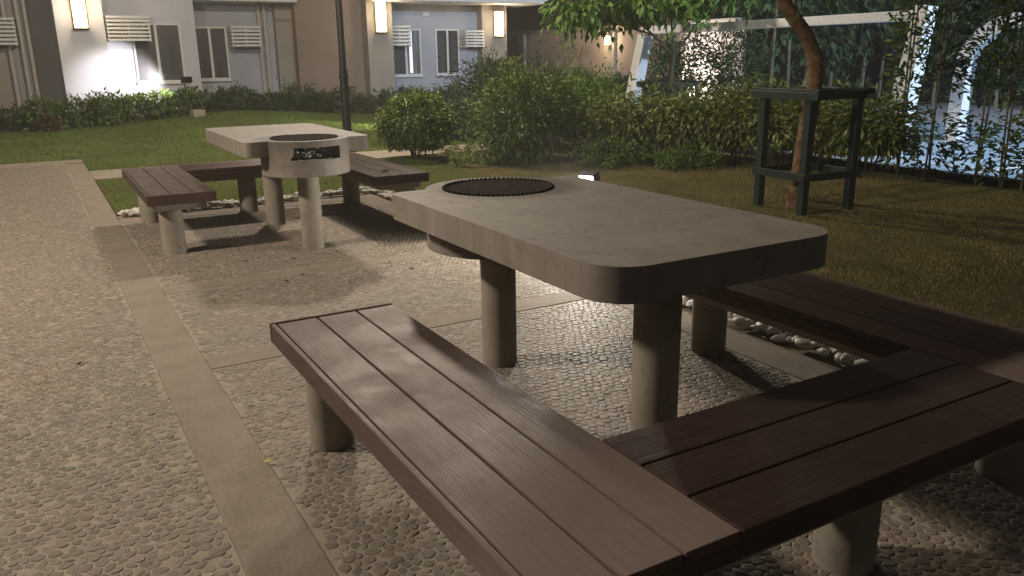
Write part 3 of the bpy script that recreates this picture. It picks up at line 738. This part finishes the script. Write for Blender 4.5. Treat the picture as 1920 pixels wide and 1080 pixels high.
b2 = copy_tree(b1); b2.location = (*T2, 0); b2.rotation_euler = (0, 0, math.pi+RAD(-.2)); b2['label'] = 'far U-shaped brown plank bench opening towards the camera'
# litter on the far bench
lf = MB()
for k in range(5): lf.ellip((random.uniform(-.03, .03), random.uniform(-.02, .02), .006), (.016, .008, .005), 6, 4, .4)
tag(lf.build('dry_leaf', 'debris', loc=(2.44, 6.33, HB+.002)), 'small dark crumpled leaf lying on the far bench', 'leaf')

# ------------------------------------------------------------------ river stones in the drain bands
protos = []
for k in range(6):
    b = MB(); b.ellip((0, 0, 0), (1, .72, .5), 9, 6, .15); me = b.mesh('river_stone', True); me.materials.append(MT['river']); protos.append(me)
def rstone(x, y, z, s, label, group):
    o = link('river_stone', random.choice(protos), None, None, (x, y, z), (random.uniform(-.3, .3), random.uniform(-.3, .3), random.uniform(0, 6.28)), (s, s*random.uniform(.8, 1.1), s*random.uniform(.75, 1.1)))
    tag(o, label, 'stone', group); return o
def band(n, xf, yf, label, group):
    pts = []; tries = 0
    while len(pts) < n and tries < 20000:
        tries += 1
        x, y = xf(), yf(); s = random.uniform(.032, .056)
        if all((x-a)**2+(y-b)**2 > (.52*(s+c))**2 for a, b, c in pts): pts.append((x, y, s))
    for x, y, s in pts: rstone(x, y, .004+s*.25+random.uniform(0, .03), s, label, group)
LA, LB = 'rounded white river stone in the drain band behind the far bench', 'rounded white river stone in the drain band right of the near bench'
band(165, lambda: random.uniform(MAIN1+.04, XB+.22), lambda: random.uniform(YP1+.065, YP1+.22), LA, 'river stones behind the far bench')
band(130, lambda: random.uniform(XB+.065, XB+.22), lambda: random.uniform(1.2, 3.9), LB, 'river stones beside the near bench')
s = MB()
for k in range(420):
    q = random.uniform(.026, .044); s.ellip((random.uniform(XB+.06, XB+.22), random.uniform(3.92, YP1+.06), .004+q*.25), (q, q*.8, q*.5), 8, 5, .08)
tag(s.build('river_stone_bed', 'river_s', smooth=True), 'white river stones running along the lawn edge between the two tables', 'stones', kind='stuff')

# ------------------------------------------------------------------ tree guard and trees
def guard(x, y, side, rot, h, label):
    o = empty('tree_guard', (x, y, -.02), rot, label, 'tree guard', 'green tree guards')
    s = side/2; w = .034
    for sx in (-1, 1):
        for sy in (-1, 1):
            MB().box(sx*s-w, sy*s-w, 0, sx*s+w, sy*s+w, h-.066).build('post', 'guard', o, bevel=.004)
    for z, e in ((h-.065, .13), (.30, .05)):
        for sx in (-1, 1):
            MB().box(sx*(s+w+.012)-.011, -s-e, z, sx*(s+w+.012)+.011, s+e, z+.065).build('rail', 'guard', o, bevel=.003)
            MB().box(-s-w, sx*(s+w+.012)-.011, z+.001, s+w, sx*(s+w+.012)+.011, z+.064).build('rail', 'guard', o, bevel=.003)
    # top rails are doubled with a flat board across
    for sx in (-1, 1): MB().box(sx*s-.05, -s-.13, h, sx*s+.05, s+.13, h+.022).build('top_board', 'guard', o, bevel=.003)
    return o
guard(5.91, 4.99, .54, RAD(-5), 1.04, 'dark green wooden tree guard around the reddish trunk on the lawn')
guard(9.0, 10.4, .6, RAD(12), .93, 'dark green tree guard half hidden behind the hedge')

def tree(name, base, trunk, rads, limbs, crown, nleaf, leafsize, mleaf, mbark, label, group=None, aspect=.45, clumps=60, cr=.22, shell=.4, droop=.25):
    o = empty(name, base, 0, label, 'tree', group); B = Vector(base)
    smooth_angle(MB().tube([Vector(p)-B for p in trunk], rads, 12).build('trunk', mbark, o), 60)
    for L, r in limbs:
        smooth_angle(MB().tube([Vector(p)-B for p in L], [r*(1-.7*i/(len(L)-1)) for i in range(len(L))], 8).build('limb', mbark, o), 60)
    P = []; D = []
    for c, r, f in crown:
        p, d = clump_points(int(nleaf*f), Vector(c)-B, r, max(4, int(clumps*f)), cr, shell); P.append(p); D.append(d)
    link('crown', leaf_mesh('crown', np.concatenate(P), np.concatenate(D), leafsize, aspect, droop), mleaf, o)
    return o
tr = [(5.64, 4.85, -.05), (5.66, 4.85, .05), (5.70, 4.86, .44), (5.745, 4.86, .8), (5.80, 4.87, 1.09), (5.79, 4.88, 1.29), (5.68, 4.9, 1.48), (5.54, 4.95, 1.64), (5.44, 5.0, 1.80), (5.28, 5.1, 2.2), (5.1, 5.3, 2.7)]
tr = [(a*1.035, b*1.035, 1.33+(c-1.33)*1.035) for a, b, c in tr]
tree('young_tree', (5.84, 5.02, 0), tr, [.098, .084, .073, .074, .066, .070, .060, .060, .052, .045, .03],
     [([(5.44, 5.0, 1.82), (4.9, 4.9, 2.2), (4.2, 5.0, 2.6), (3.5, 5.2, 2.9)], .035), ([(5.28, 5.1, 2.2), (5.6, 5.6, 2.6), (5.9, 6.2, 3.0)], .03), ([(5.1, 5.3, 2.7), (4.5, 5.9, 3.1), (4.0, 6.5, 3.3)], .028), ([(5.45, 5.0, 1.85), (5.9, 4.6, 2.3), (6.4, 4.1, 2.7)], .03)],
     [((4.65, 5.7, 3.05), (1.95, 2.0, .95), .62), ((5.9, 5.0, 2.95), (1.5, 1.6, .8), .38)], 11000, .10, 'leaf', 'bark',  # unseen crown, spread to keep the post lamp off the right bench
     'young tree with a bent reddish trunk inside the near guard', clumps=90, cr=.25)
t2p = [(9.0, 10.4, -.05), (9.02, 10.4, .6), (9.0, 10.42, 1.1), (9.05, 10.42, 1.35)]
tree('young_tree', (9.0, 10.4, 0), t2p, [.05, .045, .042, .035],
     [([(9.04, 10.42, 1.3), (8.75, 10.6, 1.65), (8.4, 10.75, 1.95)], .026), ([(9.05, 10.42, 1.33), (9.25, 10.25, 1.7), (9.5, 10.1, 2.1)], .026), ([(9.04, 10.42, 1.34), (9.0, 10.45, 1.8), (8.95, 10.45, 2.2)], .024), ([(8.75, 10.6, 1.65), (8.2, 11.0, 1.85), (7.6, 11.5, 2.0)], .016)],
     [((8.75, 10.7, 2.22), (1.15, 1.0, .30), .5), ((7.9, 11.2, 2.08), (.75, .75, .25), .25), ((9.6, 10.0, 2.3), (.9, .9, .3), .25)], 2100, .15, 'leaf_bright', 'bark_dark',
     'slender tree with bright drooping leaves above the white portal', clumps=70, cr=.13, shell=.2, aspect=.5, droop=.6)

ORD = ['first', 'second', 'third', 'fourth', 'fifth', 'sixth', 'seventh', 'eighth', 'ninth', 'tenth', 'eleventh', 'twelfth', 'thirteenth', 'fourteenth', 'fifteenth', 'sixteenth', 'seventeenth', 'eighteenth', 'nineteenth', 'twentieth']
# ------------------------------------------------------------------ bushes
def bush(name, loc, r, n, size, m, label, cat='bush', group=None, stems=9, z0=.0, aspect=.42, clumps=None, cr=None, shell=.6, stem_r=.010, zc=None, rnd=1, droop=.15):
    o = empty(name, (loc[0], loc[1], loc[2] if len(loc) > 2 else -.01), 0, label, cat, group)
    zc = zc if zc is not None else z0+r[2]
    clumps = clumps or int(40+n/70); cr = cr or min(r)*.2
    P, D = clump_points(n, (0, 0, zc), r, clumps, cr, shell, zmin=max(.02, z0))
    link('crown', leaf_mesh('crown', P, D, size, aspect, droop), m, o)
    for k in range(stems):
        a = random.uniform(0, 6.28); q = random.uniform(.1, .6); q0 = q*.45
        MB().tube([(r[0]*q0*math.cos(a), r[1]*q0*math.sin(a), -.03), (r[0]*q*.8*math.cos(a+.2), r[1]*q*.8*math.sin(a+.2), zc*.55), (r[0]*q*math.cos(a), r[1]*q*math.sin(a), zc)], [stem_r, stem_r*.8, stem_r*.4], 5).build('stem', 'bark_dark', o)
    return o
# clipped round bush in the middle
bush('round_bush', (4.52, 10.42), (.47, .45, .35), 10000, .05, 'leaf_lime', 'clipped round bush on bare stems behind the far bench', stems=14, z0=.16, zc=.49, shell=.78, cr=.055, clumps=300, aspect=.55)
bush('tall_bush', (5.62, 9.35), (.58, .56, .58), 9500, .085, 'leaf', 'large loose bush with narrow leaves right of the round bush', stems=10, z0=.03, zc=.60, shell=.55, cr=.12, clumps=190, aspect=.28)
bush('tall_bush', (7.45, 13.7), (.52, .6, .58), 4500, .11, 'leaf_dark', 'tall feathery bush in front of the right end of the building', stems=6, z0=.05, zc=.66, shell=.45, cr=.15, aspect=.2)
bush('tall_bush', (7.15, 10.35), (.72, .75, .40), 6500, .07, 'leaf_bright', 'bright green spreading bush left of the white portal leg', stems=9, z0=.22, zc=.58, shell=.6, cr=.13, aspect=.3)
bush('tall_bush', (6.5, 12.5), (.55, .5, .32), 4000, .08, 'leaf_dark', 'dark low bush in the gap behind the large loose bush', stems=5, z0=.03, shell=.5, aspect=.35)
bush('ground_plant', (4.95, 9.55), (.42, .35, .14), 1400, .07, 'leaf_olive', 'low straggly plant between the round bush and the large bush', 'plant', stems=4, z0=.0, aspect=.25, stem_r=.005)
bush('ground_plant', (6.35, 8.35), (.55, .4, .15), 2400, .05, 'leaf_bright', 'low bright ground cover at the foot of the hedge end', 'plant', stems=4, z0=.0, aspect=.5, stem_r=.005)
bush('ground_plant', (6.95, 7.65), (.5, .35, .12), 2000, .05, 'leaf_bright', 'low bright ground cover in front of the olive hedge', 'plant', stems=4, z0=.0, aspect=.5, stem_r=.005)
# olive hedge along the court
HED = [(6.75, 8.95, .25), (7.15, 8.55, .28), (7.45, 8.05, .33), (7.75, 7.6, .35), (7.95, 7.1, .34), (8.1, 6.6, .35), (8.2, 6.1, .34)]
for k, (x, y, h) in enumerate(HED):
    bush('hedge_shrub', (x, y), (.44, .46, h), 2600, .10, 'leaf_olive', 'olive-green shrub, %s from the left end of the hedge along the court' % ORD[k] if k else 'olive hedge shrub with arching sprays at the left end of the hedge', 'shrub', 'hedge along the court', stems=9, z0=.26, zc=.26+h*.72, shell=.5, cr=.12, aspect=.34, droop=.45)
# tall sparse plants in front of the court, right side
for k in range(11):
    y = 5.75-.36*k+random.uniform(-.08, .08); x = 8.38+random.uniform(-.12, .15)
    o = empty('screen_plant', (x, y, -.02), 0, 'tall thin-stemmed plant, %s from the hedge in the sparse row before the court' % ORD[k], 'plant', 'screening plants before the court')
    P = []; D = []; H = random.uniform(2.3, 3.0)
    for q in range(2):
        lx, ly = random.uniform(-.12, .12), random.uniform(-.12, .12); bx = random.uniform(-.15, .15); by = random.uniform(-.2, .2)
        pts = [(lx, ly, 0), (lx+bx*.3, ly+by*.3, H*.35), (lx+bx*.7, ly+by*.7, H*.7), (lx+bx, ly+by, H)]
        MB().tube(pts, [.013, .011, .009, .004], 5).build('stem', 'stem', o)
    n = 1050
    t = RNG.random(n)
    z = np.where(t < .2, RNG.uniform(.12, .75, n), RNG.uniform(.95, H, n)); spread = np.where(z < .8, .22, .15+.13*(z/H))
    kk = RNG.integers(0, 46, n); ca = RNG.uniform(0, 6.28, 46); cz = RNG.normal(0, .05, 46)
    P = np.stack([np.cos(ca[kk])*spread*RNG.uniform(.2, 1.2, n), np.sin(ca[kk])*spread*RNG.uniform(.2, 1.2, n), z+cz[kk]], 1)
    link('foliage', leaf_mesh('foliage', P, P*np.array([1, 1, .1]), .095, .36, .35), 'leaf_dark' if k % 3 else 'leaf', o)

# planting bed along the building
BED = [(x, 19.75+random.uniform(-.25, .25)) for x in np.arange(-1.4, 6.2, .56)]
for k, (x, y) in enumerate(BED):
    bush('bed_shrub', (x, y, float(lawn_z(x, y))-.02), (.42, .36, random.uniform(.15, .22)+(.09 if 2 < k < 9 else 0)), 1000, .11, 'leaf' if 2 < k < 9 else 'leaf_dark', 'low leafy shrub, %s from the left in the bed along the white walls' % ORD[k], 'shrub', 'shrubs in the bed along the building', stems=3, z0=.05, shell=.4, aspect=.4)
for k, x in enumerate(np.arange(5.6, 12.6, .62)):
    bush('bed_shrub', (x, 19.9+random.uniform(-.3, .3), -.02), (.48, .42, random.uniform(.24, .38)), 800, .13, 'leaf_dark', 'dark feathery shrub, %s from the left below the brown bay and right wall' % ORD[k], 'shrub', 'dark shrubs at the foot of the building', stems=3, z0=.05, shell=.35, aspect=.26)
bush('bed_shrub', (.25, 19.2, -.01), (.2, .16, .12), 180, .09, island_mat('red_leaf', [(0, (.05, .02, .016)), (1, (.10, .035, .03))], .5, .4, bstr=0), 'small reddish plant at the front of the planting bed', 'plant', stems=2, z0=.03)
# bushes in front of the boundary wall
for k, (x, y, h) in enumerate([(11.6, 19.4, .7), (12.6, 18.4, .62), (11.2, 16.6, .55), (12.8, 16.3, .6), (10.2, 15.2, .5), (11.9, 14.9, .55), (13.6, 20.4, .75), (13.9, 17.9, .6)]):
    bush('wall_shrub', (x, y), (.8, .8, h*.62), 1800, .13, 'leaf_dark', 'dark shrub in the bed before the boundary wall', 'shrub', 'shrubs before the boundary wall', stems=4, z0=.05, shell=.45, aspect=.35)
# bare twiggy plants throwing shadows on the boundary wall
for k in range(5):
    x, y = 13.9+random.uniform(-.2, .2), 24.5-.95*k
    o = empty('twiggy_plant', (x, y, 0), 0, 'bare twiggy plant against the lit end of the boundary wall', 'plant', 'twiggy plants at the boundary wall')
    for q in range(7):
        a = random.uniform(0, 6.28); h = random.uniform(1.2, 2.1)
        MB().tube([(0, 0, -.02), (.15*math.cos(a), .2*math.sin(a), h*.5), (.32*math.cos(a+.3), .42*math.sin(a+.3), h)], [.014, .01, .004], 5).build('stem', 'bark_dark', o)
    P, D = clump_points(90, (0, 0, 1.3), (.4, .5, .6), 25, .1, .3); link('foliage', leaf_mesh('foliage', P, D, .12, .3), 'leaf_dark', o)
# thin-leaved bushes before the end of the wall, back-lit
for k, (x, y) in enumerate([(12.4, 13.9), (12.9, 13.5), (12.0, 14.2), (13.3, 13.2)]):
    bush('backlit_shrub', (x, y), (.55, .55, .95), 1500, .12, 'leaf_dark', ['tall open shrub in the middle of the brightly lit wall end', 'tall open shrub right of centre before the lit wall end', 'leftmost tall open shrub before the lit wall end', 'rightmost tall open shrub before the lit wall end'][k], 'shrub', 'silhouetted shrubs at the wall end', stems=8, z0=.05, zc=1.0, shell=.2, aspect=.34)
# row of slim trees and dark foliage beyond the court
def backrow(pts, h, r, n, label):
    for k, (x, y) in enumerate(pts):
        o = empty('slim_tree', (x, y, -.02), 0, label % ORD[k], 'tree', 'slim trees beyond the court')
        bx, by = random.uniform(-.3, .3), random.uniform(-.3, .3)
        MB().tube([(0, 0, 0), (bx*.4, by*.4, 1.4), (bx, by, h*.9)], [.05, .04, .02], 6).build('trunk', 'stem', o)
        P, D = clump_points(n, (bx*.6, by*.6, h*.62), (r, r, h*.40), 26, .3, .3)
        link('crown', leaf_mesh('crown', P, D, .26, .45, .4), 'leaf_dark', o)
backrow([(19.8+random.uniform(-.5, .5), y) for y in np.arange(-3, 14.5, .95)], 5.2, .95, 900, 'slim tree, %s from the right in the dark row beyond the court')
backrow([(x, 14.3+random.uniform(-.3, .3)) for x in np.arange(15.2, 20, .9)], 5.2, .95, 900, 'slim tree, %s from the wall end in the row closing the court')
P = np.stack([21.6+RNG.normal(0, .5, 26000), RNG.uniform(-8, 22, 26000), RNG.uniform(0, 7, 26000)], 1)
tag(link('dark_hedge', leaf_mesh('dark_hedge', P, RNG.normal(0, 1, P.shape), .34, .5), 'leaf_dark'), 'tall dark mass of foliage behind the slim trees', 'hedge', kind='stuff')
P = np.stack([RNG.uniform(14.9, 21.5, 9000), 15.6+RNG.normal(0, .4, 9000), RNG.uniform(0, 7, 9000)], 1)
tag(link('dark_hedge', leaf_mesh('dark_hedge', P, RNG.normal(0, 1, P.shape), .32, .5), 'leaf_dark'), 'tall dark foliage closing the far end of the court', 'hedge', kind='stuff')

# ------------------------------------------------------------------ litter
b = MB(); b.add([(-.018, 0, .001), (-.004, .009, .005), (.018, .002, .003), (-.002, -.009, .004)], [(0, 3, 2, 1)])
lf = b.build('fallen_leaf', 'yellow', loc=(.522, 2.60, .014), rot=(0, 0, -.5)); s_ = lf.modifiers.new('thick', 'SOLIDIFY'); s_.thickness = .0015
tag(lf, 'small yellow leaf fallen on the concrete strip', 'leaf')
for k, (x, y) in enumerate([(.02, 4.02), (1.12, 5.62), (1.42, 5.5), (1.75, 5.55), (1.22, 4.95), (1.95, 5.05), (2.0, 4.8), (1.35, 5.05), (1.55, 4.7)]):
    b = MB(); b.ellip((0, 0, 0), (random.uniform(.010, .02), .008, .004), 7, 5, .35)
    tag(b.build('litter_scrap', 'debris', loc=(x, y, .012), rot=(0, 0, random.uniform(0, 3))), 'dark scrap of leaf litter on the pebble pavement', 'litter', 'leaf litter on the pavement')

# pale specks of fallen leaf on the lawn
for k in range(9):
    b = MB(); b.add([(-.016, 0, .001), (-.003, .008, .006), (.016, .002, .003), (-.002, -.008, .005)], [(0, 3, 2, 1)])
    lf = b.build('fallen_leaf', 'stem', loc=(random.uniform(3.4, 7.8), random.uniform(2.2, 7.5), .016), rot=(random.uniform(-.4, .4), .2, random.uniform(0, 6)))
    s_ = lf.modifiers.new('thick', 'SOLIDIFY'); s_.thickness = .0015
    tag(lf, 'small dry leaf lying on the brownish lawn', 'leaf', 'dry leaves on the lawn')

# ------------------------------------------------------------------ lens glare, imitated by a thin added volume of haze
hz = MB().box(-12, -12, -1.0, 32, 42, 8.0).build('glare_haze', None)
hm = bpy.data.materials.new('glare_haze'); hm.use_nodes = True; hn = hm.node_tree; hn.nodes.remove(hn.nodes['Principled BSDF'])
pv = hn.nodes.new('ShaderNodeVolumePrincipled'); pv.inputs['Color'].default_value = (.90, .88, .86, 1); pv.inputs['Density'].default_value = GLARE_HAZE; pv.inputs['Anisotropy'].default_value = .25
hn.links.new(pv.outputs[0], hn.nodes['Material Output'].inputs['Volume']); hz.data.materials.append(hm)
tag(hz, kind='stuff')
